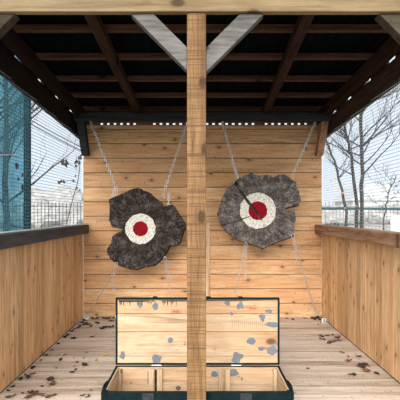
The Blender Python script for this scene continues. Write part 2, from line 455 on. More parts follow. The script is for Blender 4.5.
def brace(x0, z0, x1, th, ya, yb, lab, mat, zt=2.508):
    """45 degree brace from (x0,z0) up to the beam underside"""
    s = 1 if x1 > x0 else -1
    b = MB(); v = th*1.414
    pts = [(x0, ya, z0), (x0+s*(zt-z0), ya, zt), (x0+s*(zt-z0-v), ya, zt), (x0, ya, z0+v)]
    b.prism(pts, (0, yb-ya, 0))
    return tag(mk('diagonal_brace', b, mat, bevel=.003), lab, 'brace', 'diagonal braces under the front beam')
brace(-.0645, 2.178, -.5, .095, YP+.012, YP+.085, 'grey weathered diagonal brace from the middle post up to the left', M['grey_x'])
brace(.0475, 2.168, .5, .100, YP+.012, YP+.085, 'grey weathered diagonal brace from the middle post up to the right', M['grey_x'])
brace(-1.604, 1.970, -1., .10, YP+.012, YP+.085, 'brown brace end in the upper left corner of the picture', M['cornerbrace'])
brace(1.654, 1.910, 1., .10, YP+.012, YP+.085, 'brown brace end in the upper right corner of the picture', M['cornerbrace'])

# rails on top of the side walls
b = MB(); b.box(XL-.065, -1.392, YF, 5.448, 1.083, 1.190)
r = tag(mk('handrail', b, M['blackwood_y'], bevel=.006), 'black stained rail board on top of the left side wall', 'rail')
b = MB(); b.box(-1.485, -1.455, 2.60, 5.447, 1.1905, 1.199); mk('edging_strip', b, M['whitepanel'], r)['label'] = 'pale strip holding down the netting'
b = MB(); b.box(1.487, XR+.065, YF, 5.448, 1.083, 1.190)
tag(mk('handrail', b, M['rail'], bevel=.006), 'brown wooden rail board on top of the right side wall', 'rail')

# ------------------------------------------------------------------ netting (real cords)
def netting(name, x, mat, r, lab):
    b = MB(); z0 = 1.192; YF = 2.60
    zt = lambda yy: slope(1.252, yy)
    z = z0
    while z < slope(1.252, YF):
        yend = min(5.46, (EYE+1.252-z)/.056)
        if yend > YF+.1:
            b.box(x-r, x+r, YF, yend, z-r, z+r)
        z += .0305
    yy = YF
    while yy < 5.46:
        b.box(x-r*.28, x+r*.28, yy-r*.28, yy+r*.28, z0, zt(yy)); yy += .040
    return tag(mk(name, b, mat), lab, 'netting', 'side netting')
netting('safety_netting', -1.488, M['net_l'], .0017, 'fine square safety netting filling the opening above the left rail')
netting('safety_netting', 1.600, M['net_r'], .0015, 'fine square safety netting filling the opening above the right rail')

# ------------------------------------------------------------------ chains
def chain_mesh(b, pts, L=.042, w=.0112, wire=.0044):
    """links along a polyline, alternately turned"""
    pts = [Vector(p) for p in pts]
    seg = [(pts[i+1]-pts[i]).length for i in range(len(pts)-1)]; tot = sum(seg)
    n = max(2, int(round(tot/(L*.80)))); st = tot/n
    def at(s):
        for i, l in enumerate(seg):
            if s <= l or i == len(seg)-1: return pts[i].lerp(pts[i+1], min(1, s/l) if l else 0)
            s -= l
    for i in range(n):
        a, c = at(i*st), at((i+1)*st); d = (c-a).normalized(); m = (a+c)/2
        u = d.cross(Vector((0, 1, 0)));
        if u.length < .1: u = d.cross(Vector((1, 0, 0)))
        u.normalize(); v = d.cross(u)
        if i % 2: u = v
        h = L/2-w
        loop = []
        for k in range(5): t = -PI/2+PI*k/4; loop.append(m+d*(h+math.cos(t)*w)+u*(math.sin(t)*w))
        for k in range(5): t = PI/2+PI*k/4; loop.append(m+d*(-h+math.cos(t)*w)+u*(math.sin(t)*w))
        b.tube(loop, wire, 5, closed=True)
def carabiner(name, c, size, parent, ang=0, mat=None):
    b = MB(); loop = []
    for k in range(16):
        t = 2*PI*k/16; q = Vector((math.cos(t)*size*.45, 0, math.sin(t)*size))
        q = Matrix.Rotation(ang, 3, 'Y') @ q
        loop.append(Vector(c)+q)
    b.tube(loop, .0035, 6, closed=True)
    return mk(name, b, mat or M['metal'], parent, smooth=True)
def chain(px_pts, lab, group, hooks=(), extra=None, wire=.0048):
    pts = [P(*q) for q in px_pts]
    if group == G1: pts = [q+Vector((0,-.0,0)) for q in pts]
    r = thing('chain', pts[-1], lab, 'chain', group)
    b = MB(); chain_mesh(b, pts, wire=wire); mk('links', b, M['metal'], r, smooth=True)
    if extra:
        b = MB(); chain_mesh(b, [P(*q) for q in extra], wire=wire); mk('loose_end', b, M['metal'], r, smooth=True)
    for (q, sz, an) in hooks: carabiner('snap_hook', P(*q), sz, r, an)
    return r
DT = 5.00   # distance of the target faces
def sag(a, b_, s, n=7):
    out_ = []
    for i in range(n+1):
        t = i/n; out_.append(tuple(a[k]+(b_[k]-a[k])*t + (s*4*t*(1-t) if k == 1 else 0) for k in range(3)))
    return out_
G1 = 'hanging chains of the targets'; G2 = 'lower tether chains of the targets'
chain([(90.5,121.8,5.08),(116.5,188,5.06)], 'chain from the back beam to the upper left of the left target', G1,
      [((116.5,192.5,5.05), .03, .3), ((91,123,5.085), .022, -.3)], [(112.5,196,5.04),(115,186,5.05)])
chain([(187.5,122,5.08),(164.5,191,5.06)], 'chain from the back beam to the upper right of the left target', G1,
      [((163.8,195.5,5.05), .03, -.3)], [(169,193,5.05),(168.5,206,5.03)])
chain([(222.5,122,5.08),(236.3,174,5.06)], 'chain from the back beam to the upper left of the right target', G1,
      [((237,177.5,5.05), .03, .25), ((222.8,124,5.085), .022, 0)], [(235,168,5.05),(238.5,181,5.04)])
chain([(315,122.5,5.08),(294,172,5.06)], 'chain from the back beam to the upper right of the right target', G1,
      [((292.8,176,5.05), .03, -.35), ((315,124,5.085), .022, .3)])
chain(sag((115.7,268.5,5.0),(84.5,316.5,5.38),2.5)+[(79,322.2,5.18),(74,327.8,4.94)], 'tether chain from the left target down to the left back corner of the floor', G2,
      [((116,265.2,4.97), .035, .2)], [(115,270,4.99),(113.8,280,5.0),(113.5,291,5.0)], wire=.0024)
chain([(165.8,263,5.0),(167,276,5.04),(172.5,300,5.15),(178,322,5.22)], 'tether chain from the left target running down behind the open chest lid', G2,
      [((165.2,259.5,4.97), .035, -.2)], [(166.2,264,4.98),(168.5,276,5.0),(169.3,282,5.0)], wire=.0026)
chain([(244.6,248,5.0),(241,266,5.04),(234.5,297,5.15),(229,318,5.28)], 'tether chain from the right target running down behind the open chest lid', G2,
      [((246,245,4.97), .033, .1)], [(246,248,5.0),(245.4,262,5.0),(245.3,279,5.0)], wire=.0026)
chain(sag((294,240,5.0),(317,313,5.38),3)+[(321,317.6,5.32),(329,326.3,5.0)], 'tether chain from the right target down to the right back corner of the floor', G2,
      [((293,236,4.97), .036, 0)], [(294.5,243,5.0),(296,253,5.0),(296.6,264,5.02)], wire=.0028)

def anchor(c, lab):
    c = Vector(c); r = thing('floor_anchor', (c.x, c.y, 0.001), lab, 'anchor', 'chain anchors on the floor')
    b = MB(); b.box(c.x-.035, c.x+.035, c.y-.02, c.y+.02, .001, .008); mk('plate', b, M['whitepanel'], r, bevel=.002)
    b = MB(); b.tube([(c.x+.022*math.cos(2*PI*k/12), c.y, .03+.022*math.sin(2*PI*k/12)) for k in range(12)], .006, 6, closed=True)
    mk('ring', b, M['whitepanel'], r, smooth=True)
anchor((-1.40, 5.36, 0), 'small pale ring anchor on the floor in the left back corner')
anchor((1.535, 5.20, 0), 'small pale ring anchor on the floor in the right back corner')

# ------------------------------------------------------------------ log slice targets
def target(name, outl, ctr, wr, rr, mat, lab, grooves, thick=.11):
    s = DT/F
    cx, cz = (ctr[0]-CX)*s, EYE+(CY-ctr[1])*s
    r = thing(name, (cx, DT, cz), lab, 'target', 'log slice throwing targets')
    base = [((px-CX)*s, EYE+(CY-py)*s) for px, py in outl]
    pts = []
    rnd = random.Random(3)
    for i, (x, z) in enumerate(base):   # ragged edge
        x2, z2 = base[(i+1) % len(base)]
        L = math.hypot(x2-x, z2-z); n = max(1, int(L/.028))
        nx, nz = (z2-z)/max(L, 1e-6), -(x2-x)/max(L, 1e-6)
        for k in range(n):
            t = k/n; j = rnd.uniform(-.004, .004) if k else 0
            pts.append((x+(x2-x)*t+nx*j, z+(z2-z)*t+nz*j))
    b = MB()
    front = [Vector((x, DT, z)) for x, z in pts]
    back = [Vector((cx+(x-cx)*.985+.012, DT+thick, cz+(z-cz)*.985-.016)) for x, z in pts]
    b.prism(front, None or (0,0,0), back)
    o = mk('log_slice', b, mat, r)
    # bark skin: a ragged shell set back from the face
    b = MB(); n = len(pts)
    rings = []
    for t, g in ((.10, 1.006), (.40, 1.022), (.80, 1.022), (.97, 1.004)):
        ring = []
        for i, (f_, k_) in enumerate(zip(front, back)):
            c = f_.lerp(k_, t); q = g+.012*mn.noise(Vector((i*.9, t*5, cx)))
            ring.append(b.bm.verts.new((cx+(c.x-cx)*q, c.y, cz+(c.z-cz)*q)))
        rings.append(ring)
    for a, c in zip(rings, rings[1:]):
        for i in range(n): b._f([a[i], a[(i+1)%n], c[(i+1)%n], c[i]])
    mk('bark', b, M['bark'], r)
    def blob(ro, ri, y0, y1, seedn):
        b = MB(); n = 64; q = []
        for R, jit in ((ro, .03), (ri, .03)):
            row = []
            for i in range(n):
                t = 2*PI*i/n; rr_ = R*(1+jit*mn.noise(Vector((math.cos(t)*4, math.sin(t)*4, seedn+R*9)))*2) if R else 0
                row.append((cx+rr_*math.cos(t), cz+rr_*math.sin(t)))
            q.append(row)
        A = [[b.bm.verts.new((x, y, z)) for (x, z) in q[0]] for y in (y0, y1)]
        if ri:
            B = [[b.bm.verts.new((x, y, z)) for (x, z) in q[1]] for y in (y0, y1)]
            for i in range(n):
                j = (i+1) % n
                b._f([A[0][i], A[0][j], B[0][j], B[0][i]]); b._f([A[1][i], B[1][i], B[1][j], A[1][j]])
                b._f([A[0][i], A[1][i], A[1][j], A[0][j]]); b._f([B[0][i], B[0][j], B[1][j], B[1][i]])
        else:
            b._f(A[0]); b._f(A[1][::-1])
            for i in range(n): j = (i+1) % n; b._f([A[0][i], A[1][i], A[1][j], A[0][j]])
        return b
    w = mk('white_ring', blob(wr*s, rr*s*.96, DT-.0012, DT+.0005, 1.), M['white'], r); w['label'] = 'worn white painted ring'
    c_ = mk('red_bullseye', blob(rr*s, 0, DT-.0016, DT+.0005, 2.), M['red'], r); c_['label'] = 'worn red painted centre'
    # cut the drying cracks as real grooves
    for gi, (line, wd, dep) in enumerate(grooves):
        gp = [((px-CX)*s, EYE+(CY-py)*s) for px, py in line]
        L_, R_ = [], []
        for i, (x, z) in enumerate(gp):
            a, c = gp[max(i-1, 0)], gp[min(i+1, len(gp)-1)]
            d = Vector((c[0]-a[0], c[1]-a[1])).normalized(); ww = wd[i]*s/2
            L_.append(Vector((x-d.y*ww, DT-.02, z+d.x*ww))); R_.append(Vector((x+d.y*ww, DT-.02, z-d.x*ww)))
        cb = MB(); cb.prism(L_+R_[::-1], (0, dep+.02, 0))
        cut = mk('cutter', cb, mat, origin=(0,0,0))
        for ob in (o, w, c_):
            md = ob.modifiers.new('crack', 'BOOLEAN'); md.operation = 'DIFFERENCE'; md.object = cut; md.solver = 'EXACT'
        dg = bpy.context.evaluated_depsgraph_get(); dg.update()
        for ob in (o, w, c_):
            me = bpy.data.meshes.new_from_object(ob.evaluated_get(dg)); ob.modifiers.clear()
            if len(me.polygons) > 3: ob.data = me
        bpy.data.objects.remove(cut)
    return r, cx, cz
def Z1(u, v): return (100+u*.225, 180+v*.225)
def Z2(u, v): return (214+u*.225, 165+v*.225)
out1 = [Z1(*q) for q in [(40,85),(65,75),(100,60),(130,46),(150,38),(170,36),(215,55),(245,80),(272,100),(278,118),(300,112),(322,110),(345,145),(375,190),(378,205),(365,240),(352,280),(335,290),(310,290),(300,310),(285,335),(268,355),(240,380),(200,385),(160,398),(130,395),(75,375),(45,350),(30,320),(32,305),(50,280),(55,250),(75,235),(95,228),(100,219),(75,212),(52,208),(40,180),(42,130)]]
out2 = [Z2(*q) for q in [(95,75),(100,65),(130,50),(165,35),(180,42),(200,48),(240,45),(262,55),(290,42),(310,40),(335,55),(348,72),(365,75),(372,105),(385,155),(375,178),(340,185),(315,193),(318,201),(358,206),(362,245),(350,290),(355,300),(340,320),(300,335),(260,350),(215,372),(165,350),(140,342),(110,335),(60,300),(35,270),(15,215),(25,180),(40,140),(60,95),(85,85)]]
target('log_slice_target', out1, Z1(180,217), 15.2, 7.6, M['slice_l'], 'charcoal dark log slice target with a white ring and red bullseye, hanging on the left', 
       [([Z1(306,208), Z1(335,212), Z1(372,205)], (.4, 1.0, 1.6), .02), ([Z1(100,224), Z1(116,226)], (1.2, .3), .02)])
target('log_slice_target', out2, Z2(195,203), 18.0, 9.4, M['slice_r'], 'grey cracked log slice target with a white ring and red bullseye, hanging on the right',
       [([Z2(88,68), Z2(115,115), Z2(150,162), Z2(185,205), Z2(212,246)], (3.0, 2.3, 3.0, 2.6, 1.2), .05),
        ([Z2(28,272), Z2(95,252), Z2(158,228)], (2.4, 1.6, .8), .035), ([Z2(222,262), Z2(225,305)], (.9, .3), .015),
        ([Z2(352,68), Z2(335,92), Z2(312,112)], (2.4, 1.5, .5), .03)], thick=.10)

# ------------------------------------------------------------------ wooden chest with open lid
XA, XB, YA, YZ, ZR = -.586, .580, 2.60, 3.045, .255
chest = thing('wooden_chest', (0, 2.82, 0.0), 'dark green painted wooden chest standing open with its pale pine lid raised', 'chest')
T = .016
b = MB()
b.box(XA, XB, YA, YA+T, .012, ZR)
b.box(XA, XB, YZ-T, YZ, .012, ZR)
b.box(XA, XA+T, YA+T, YZ-T, .012, ZR)
b.box(XB-T, XB, YA+T, YZ-T, .012, ZR)
b.box(XA, XB, YA, YZ, .002, .0115)
mk('body', b, M['chestgreen'], chest, bevel=.003)
b = MB()   # inner lining boards
b.box(XA+T+.0005, XB-T-.0005, YZ-T-.008, YZ-T-.0005, .013, .130); b.box(XA+T+.0005, XB-T-.0005, YZ-T-.008, YZ-T-.0005, .132, ZR-.004)
mk('inner_back_panel', b, M['chestwood'], chest)
for xa in (XA+T+.0005, XB-T-.009):
    b = MB(); b.box(xa, xa+.0085, YA+T+.001, YZ-T-.009, .013, ZR-.004)
    mk('inner_side_panel', b, M['chestwood_y'], chest)
b = MB(); b.box(XA+T+.01, XB-T-.01, YA+T+.001, YZ-T-.009, .0122, .018)
mk('inner_bottom', b, M['chestwood'], chest)
ycl = YZ-T-.0085
for (p0, p1) in ((149.5,154), (157.5,162.5), (218.5,222.5), (225,230)):
    x0c, x1c = (p0-CX)*ycl/F, (p1-CX)*ycl/F
    b = MB(); b.box(x0c, x1c, ycl-.022, ycl, .019, ZR-.012); mk('cleat', b, M['chestwood_z'], chest, bevel=.002)
b = MB(); x0c = (155-CX)*ycl/F; b.box(x0c, x0c+.012, ycl-.004, ycl-.0005, .019, ZR-.02)
mk('slot', b, M['chestgreen'], chest)
for xa, xb in ((XA+.026, XA+.050), (XB-.050, XB-.026)):
    b = MB(); b.box(xa, xb, ycl-.024, ycl, .019, ZR-.012); mk('corner_cleat', b, M['chestwood_z'], chest, bevel=.002)
# lid: green frame and pale boards
ZL0, ZL1, YL = .264, .738, 3.045
def LZ(px, py, y=YL): return ((px-CX)*y/F, EYE+(CY-py)*y/F)
lid = mk('lid', (lambda b: (b.box(XA, XB, YL+.0085, YL+.020, ZL0, ZL1), b.box(XA, XB, YL-.012, YL+.0085, ZL1-.011, ZL1), b.box(XA, XB, YL-.012, YL+.0085, ZL0, ZL0+.009),
         b.box(XA, XA+.012, YL-.012, YL+.0085, ZL0+.009, ZL1-.011), b.box(XB-.012, XB, YL-.012, YL+.0085, ZL0+.009, ZL1-.011), b)[-1])(MB()), M['chestgreen'], chest, bevel=.002)
lid['label'] = 'raised lid with green painted edges'
b = MB(); zs = [ZL0+.0092] + [EYE+(CY-q)*YL/F for q in (356, 331.5, 313.5)] + [ZL1-.0112]
for a, c in zip(zs, zs[1:]): b.box(XA+.0125, XB-.0125, YL-.002, YL+.008, a+.0018, c-.0018)
mk('lid_boards', b, M['chestwood'], lid)['label'] = 'pale pine boards inside the lid'
yf = YL-.0021
def poly_on(b, pts, y, t=.0006):
    b.prism([Vector((x, y, z)) for x, z in pts], (0, -t, 0))
def blobpts(px, py, rx, ry, sd, n=22, rough=.28):
    res = []
    for i in range(n):
        t = 2*PI*i/n; q = 1+rough*2*mn.noise(Vector((math.cos(t)*1.3+sd*3.1, math.sin(t)*1.3, sd)))
        res.append(LZ(px+math.cos(t)*rx*q, py+math.sin(t)*ry*q, yf))
    return res
patches = []
for (u, v, a, c) in ((130,60,15,11),(190,72,15,20),(148,112,8,8),(325,100,17,10),(292,128,14,18),(335,163,30,12),(243,240,19,18),(175,320,25,25),(290,275,20,9),(340,283,26,22),(362,250,13,6)):
    patches.append((200+u*.2125, 290+v*.2125, a*.2125, c*.2125))
for (u, v, a, c) in ((150,75,13,12),(228,80,14,18),(300,250,13,14),(62,325,13,20),(230,345,30,20)):
    patches.append((110+u/5, 290+v/5, a/5, c/5))
for i, (px, py, rx, ry) in enumerate(patches):
    b = MB(); poly_on(b, blobpts(px, py, rx, ry, i*1.7), yf-.00002*i)
    mk('paint_patch', b, M['greypaint'], lid)['label'] = 'grey paint blotch on the lid boards'
# green drips along the top inside edge
b = MB(); rd = random.Random(5)
for px in [120+i*1.25 for i in range(46)] + [215, 231, 262]:
    if 156 < px < 160 or rd.random() < .25: continue
    h = rd.uniform(1.2, 6.) if px < 180 else rd.uniform(.5, 1.5); w = rd.uniform(.3, .75)
    poly_on(b, [LZ(px-w, 300.2, yf), LZ(px+w, 300.2, yf), LZ(px+w*.5, 300.5+h, yf), LZ(px-w*.4, 300.5+h*.9, yf)], yf-.0008)
poly_on(b, [LZ(118.5,300.2,yf), LZ(150,300.2,yf), LZ(146,301.6,yf), LZ(130,302.0,yf), LZ(119,301.8,yf)], yf-.0016)
poly_on(b, [LZ(157,300.2,yf), LZ(276,300.2,yf), LZ(240,300.9,yf), LZ(170,301.4,yf)], yf-.0016)
mk('paint_drips', b, M['dripgreen'], lid)
# stamps and pencilled marks
def text_mesh(body, px, py, size_px, mat, name, parent, y=None, rot=0):
    y = yf if y is None else y
    cu = bpy.data.curves.new('tmp', 'FONT'); cu.body = body; cu.size = size_px*y/F; cu.align_x = 'CENTER'; cu.align_y = 'CENTER'; cu.extrude = .0003
    to = bpy.data.objects.new('tmp', cu); C.objects.link(to)
    dg = bpy.context.evaluated_depsgraph_get(); dg.update()
    me = bpy.data.meshes.new_from_object(to.evaluated_get(dg)); bpy.data.objects.remove(to)
    x, z = LZ(px, py, y); o0 = ORG[parent.name]
    me.transform(Matrix.Translation(Vector((x, y-.0008, z))-o0) @ Matrix.Rotation(PI/2, 4, 'X') @ Matrix.Rotation(rot, 4, 'Z'))
    me.materials.clear(); me.materials.append(mat)
    o = bpy.data.objects.new(name, me); C.objects.link(o); o.parent = parent; ORG[o.name] = o0
    return o
text_mesh('LO', 253, 307.0, 5.2, M['redink'], 'red_stamp', lid)
b = MB()
def rect_line(b, x0, x1, y0, y1, t=.3, y=None):
    for (a, c, d, e_) in ((x0,x1,y0,y0+t),(x0,x1,y1-t,y1),(x0,x0+t,y0,y1),(x1-t,x1,y0,y1)):
        poly_on(b, [LZ(a,d,yf), LZ(c,d,yf), LZ(c,e_,yf), LZ(a,e_,yf)], yf-.0008)
rect_line(b, 249, 256.6, 307.9, 309.3, .35); 
for i in range(3): rect_line(b, 250.8+i*1.7, 251.9+i*1.7, 307.9, 309.3, .3)
mk('red_stamp_lines', b, M['redink'], lid); b = MB()
rect_line(b, 171.5, 180.5, 309.6, 313.2, .3); rect_line(b, 173.2, 175, 310.6, 312.2, .4); rect_line(b, 176, 178.8, 310.4, 312.4, .45); rect_line(b, 172.5, 179.5, 311.2, 311.7, .25)
mk('red_stamp_lines', b, M['redink'], lid)
b = MB()
for i in range(18):
    px = 232+i*2.0; h = 4.8 if i % 3 else 6.2
    poly_on(b, [LZ(px,320.5,yf), LZ(px+.5,320.5,yf), LZ(px+.5,320.5+h,yf), LZ(px,320.5+h,yf)], yf-.0008)
mk('faded_tick_marks', b, M['greyink'], lid); b = MB()
for i in range(11):
    px = 168+i*1.7
    poly_on(b, [LZ(px,319.5,yf), LZ(px+.4,319.5,yf), LZ(px+.4,323,yf), LZ(px,323,yf)], yf-.0008)
mk('faded_tick_marks', b, M['greyink'], lid)
text_mesh('2', 184.6, 343.3, 6, M['blackink'], 'number_mark', lid)
kw = wood('knot_brown', (.45,.24,.11), (.36,.18,.08), (.2,.09,.04), 0, knots=0)
for (px, py, r_) in ((177.5,349.8,.8),(121.5,304.5,.7),(214.5,349,1.7),(261,359,.6)):
    b = MB(); poly_on(b, blobpts(px, py, r_, r_*.8, px), yf-.0008); mk('knot', b, kw, lid)
yi = YZ-T-.0085
b = MB()
for pts_ in ([(237,376.6),(240,376.3),(240,377),(237,377.2)], [(240.5,378.6),(243.2,378.4),(243.2,379),(240.5,379.2)], [(241.6,376.5),(242.3,376.5),(242.3,381),(241.6,381)], [(238,372),(238.5,372),(239,375.5),(238.4,375.5)]):
    b.prism([Vector(((px-CX)*yi/F, yi, EYE+(CY-py)*yi/F)) for px, py in pts_], (0,-.0006,0))
mk('pencil_mark', b, M['blackink'], chest); b = MB()
for k in range(7):
    px = 148.4+.35*(k % 2); py = 372+k*1.7
    b.prism([Vector(((q-CX)*yi/F, yi, EYE+(CY-w)*yi/F)) for q, w in ((px-1.6,py),(px+.2,py+.3),(px+.2,py+.9),(px-1.2,py+.7))], (0,-.0006,0))
mk('pencil_mark', b, M['blackink'], chest)
for (cx_, cy_, r_) in ((178.3,388.2,2.7),(131,383,.9)):
    b = MB()
    b.prism([Vector(((cx_+r_*math.cos(t)-CX)*yi/F, yi, EYE+(CY-(cy_+r_*.85*math.sin(t)))*yi/F)) for t in [2*PI*k/14 for k in range(14)]], (0,-.0007,0))
    mk('burn_mark', b, M['blackink'], chest)
for k, (px, py, rx, ry) in enumerate(((214.5,374,3.2,3.4),(233.5,372.5,4,4.2))):
    b = MB(); b.prism([Vector(((px+math.cos(t)*rx*(1+.15*math.sin(3*t+k))-CX)*yi/F, yi, EYE+(CY-(py+math.sin(t)*ry*(1+.12*math.cos(2*t))))*yi/F)) for t in [2*PI*q/18 for q in range(18)]], (0,-.0008,0))
    mk('paint_patch', b, M['greypaint'], chest)['label'] = 'grey paint blotch inside the chest'
# latches, hinges, handle
for px in (155, 208.5, 240.5):
    x_, _ = LZ(px, 298)
    b = MB(); b.box(x_-.016, x_+.016, YL-.006, YL+.022, ZL1-.004, ZL1+.007); b.box(x_-.010, x_+.010, YL+.020, YL+.026, ZL1-.05, ZL1+.004)
    mk('latch', b, M['chestgreen'], chest, bevel=.002)
for px in (156.5, 236):
    x_, _ = LZ(px, 365)
    b = MB(); b.tube([(x_-.035, YL-.006, .2595), (x_+.035, YL-.006, .2595)], .0035, 8)
    mk('hinge', b, M['metal'], chest)
for px in (148, 246):
    x_ = (px-CX)*YA/F
    b = MB(); b.box(x_-.035, x_+.035, YA-.006, YA-.0002, .13, .247); b.box(x_-.018, x_+.018, YA-.014, YA-.006, .17, .235)
    b.tube([(x_-.02, YA-.014, .20), (x_-.02, YA-.024, .19), (x_+.02, YA-.024, .19), (x_+.02, YA-.014, .20)], .003, 6)
    mk('hasp', b, M['darkmetal'], chest, bevel=.001)
for s, xx in ((-1, XA), (1, XB)):
    b = MB(); b.box(min(xx, xx+s*.006)+s*.0002, max(xx, xx+s*.006)+s*.0002, 2.74, 2.90, .15, .21)
    b.tube([(xx+s*.008, 2.75, .19), (xx+s*.026, 2.76, .205), (xx+s*.030, 2.82, .208), (xx+s*.026, 2.88, .205), (xx+s*.008, 2.89, .19)], .009, 8)
    mk('handle', b, M['chestgreen'], chest, smooth=False)
for xa in (XA, XB-.03):
    b = MB(); b.box(xa-.004, xa+.034, YA-.004, YA+.03, ZR-.05, ZR+.0015); mk('corner_bracket', b, M['chestgreen'], chest, bevel=.002)
b = MB()
b.box(XA-.0015, XA+.002, YL-.0135, YL-.0125, ZL0+.33, ZL0+.35)
mk('lid_stay_plate', b, M['metal'], lid)

# ------------------------------------------------------------------ dead leaves, one object each
def leaf_mesh(sd, L, W_, curl):
    r_ = random.Random(sd); b = MB(); n = 7; up = []; lo_ = []
    for i in range(n+1):
        t = i/n; w = W_*math.sin(PI*min(1, t*.93+.05))**.8*(1+r_.uniform(-.28, .28)); x = (t-.5)*L
        h = curl*(2*t-1)**2+r_.uniform(0, .004)
        up.append([b.bm.verts.new((x, s*w, h+abs(s)*curl*1.3*r_.uniform(.5, 1.2))) for s in (-1, -.45, 0, .45, 1)])
    for a, c in zip(up, up[1:]):
        for j in range(4): b._f([a[j], c[j], c[j+1], a[j+1]])
    b.tube([(-L*.5, 0, curl*.9), (-L*.62, .004, curl*.5), (-L*.78, .009, .001)], .0012, 4)
    zmin = min(v.co.z for v in b.bm.verts)
    for v in b.bm.verts: v.co.z -= zmin
    return b
LM = {}
for kind, mat in (('dark','leafdark'), ('brown','leafbrown'), ('rust','leafrust'), ('gold','leafgold')):
    LM[kind] = []
    for q in range(4):
        b = leaf_mesh(hash_ := (len(LM)*17+q*5), .060, .019, .007)
        bm = b.bm; me = bpy.data.meshes.new('dead_leaf'); bm.to_mesh(me); bm.free(); me.materials.append(M[mat]); LM[kind].append(me)
lc = 0
def leaf(px, py, kind, size, lab, group):
    global lc; lc += 1
    d = EYE*F/(py-CY); d = min(d, 5.39); X = (px-CX)*d/F
    X = max(XL+.04, min(XR-.04, X))
    o = bpy.data.objects.new('dead_leaf', LM[kind][lc % 4]); C.objects.link(o)
    size *= .72 if py > 350 and px < 110 else .9
    o.location = (X, d, .001+.0006*(lc % 5)); o.rotation_euler = (0, 0, random.uniform(0, 6.28)); s = size*random.uniform(.85, 1.15)
    o.scale = (s, s*random.uniform(.9, 1.5), s*random.uniform(.8, 1.6))
    tag(o, lab, 'leaf', group)
Lp = lambda u, v: (u*.275, 300+v*.275)
Rp = lambda u, v: (290+u*.275, 300+v*.275)
T1 = 'small dark dead leaf lying on the plank floor left of the chest'; g1 = 'dark dead leaves left of the chest'
for (u, v, s) in [(240,200,.7),(232,203,.7),(270,243,.7),(262,266,.9),(275,255,.9),(153,317,.6),(300,350,1.),(322,352,.8),(315,193,.8),(205,250,.5),(268,213,.4),(330,330,.5)]:
    leaf(*Lp(u, v), 'dark', s, T1, g1)
T2 = 'dead leaf among the litter along the foot of the left wall'; g2 = 'leaf litter along the left wall'
for i, (u, v, s) in enumerate([(57,292,.9),(62,288,.8),(75,275,1.),(105,248,1.),(98,252,.7),(133,222,.9),(150,205,1.),(170,185,.9),(196,162,.8),(35,318,.8),(20,333,.8),(232,133,1.1),(222,139,.9),(240,128,.8),(268,106,.8),(248,117,.9)]):
    leaf(*Lp(u, v), 'dark', s, T2, g2)
T3 = 'dark dead leaf in the heap at the foot of the back wall left of the chest'; g3 = 'leaf heap at the left back wall'
for i, (u, v, s) in enumerate([(315,88,1.3),(305,92,1.2),(322,92,1.1),(298,86,1.),(380,60,1.3),(378,66,1.1),(395,64,1.2),(355,66,1.),(345,72,1.),(335,70,1.),(380,103,1.3),(392,101,1.2),(370,108,1.),(356,88,1.1),(349,84,.9),(310,78,1.),(290,98,1.),(283,104,.9),(330,98,1.),(405,80,1.2),(402,102,1.1),(300,74,1.),(270,142,1.),(265,143,.8),(335,138,.9),(413,62,1.1),(412,98,1.)]):
    leaf(*Lp(u, v), 'dark', s, T3, g3)
T4 = 'brown dead leaf lying on the floor in the lower left of the picture'; g4 = 'brown dead leaves at the lower left'
for i, (u, v, s) in enumerate([(118,272,1.1),(112,274,.7),(110,355,1.2),(102,360,1.1),(150,347,1.1),(158,352,.9),(185,352,1.3),(198,349,1.),(82,342,.9),(52,350,1.),(35,355,1.1),(28,358,.9),(128,350,1.),(172,358,1.),(318,356,.9)]):
    leaf(*Lp(u, v), 'rust' if i % 3 == 0 else 'brown', s, T4, g4)
one = [((220,222), 'dark', 1.5, 'dark crumpled dead leaf nearest the small golden leaf left of the chest'),
       ((308,240), 'dark', 1.7, 'largest dark crumpled dead leaf on the left floor, close to the chest'),
       ((102,287), 'dark', 1.6, 'dark dead leaf near the foot of the left wall, apart from the litter'),
       ((182,295), 'dark', 1.4, 'flat dark dead leaf just above the pale brown leaf on the left floor'),
       ((190,310), 'brown', 1.5, 'pale brown leaf lying alone near the front of the left floor'),
       ((120,345), 'dark', 1.9, 'large dark dead leaf at the very front of the left floor'),
       ((210,202), 'gold', 1.1, 'golden yellow leaf nearest the left wall'),
       ((268,229), 'gold', .9, 'golden yellow leaf beside a small dark leaf in the middle of the left floor'),
       ((281,230), 'dark', .9, 'small dark leaf touching the middle golden leaf on the left floor'),
       ((350,222), 'gold', .75, 'smallest golden leaf, just left of the chest'),
       ((385,203), 'gold', 1.2, 'golden leaf nearest the left side of the chest lid'),
       ((303,214), 'rust', .6, 'tiny reddish leaf between the golden leaves on the left floor')]
for (uv, kd, s, lab) in one: leaf(*Lp(*uv), kd, s, lab, 'single leaves left of the chest')
T5 = 'dark dead leaf in the heap at the right back corner of the floor'; g5 = 'leaf heap in the right back corner'
for (u, v, s) in [(85,66,1.2),(95,70,1.2),(104,66,1.3),(108,74,1.),(90,74,1.),(112,68,1.),(80,70,.9),(118,84,.9),(103,90,.7),(98,64,1.)]:
    leaf(*Rp(u, v), 'dark', s, T5, g5)
T6 = 'small dark dead leaf lying alone along the foot of the back wall, right side'; g6 = 'dark leaves at the right back wall'
for (u, v, s) in [(55,63,.9),(10,73,.9),(-12,66,.7)]: leaf(*Rp(u, v), 'dark', s, T6, g6)
T7 = 'dead leaf scattered in the patch beside the right wall, toward the back'; g7 = 'leaf patch beside the right wall'
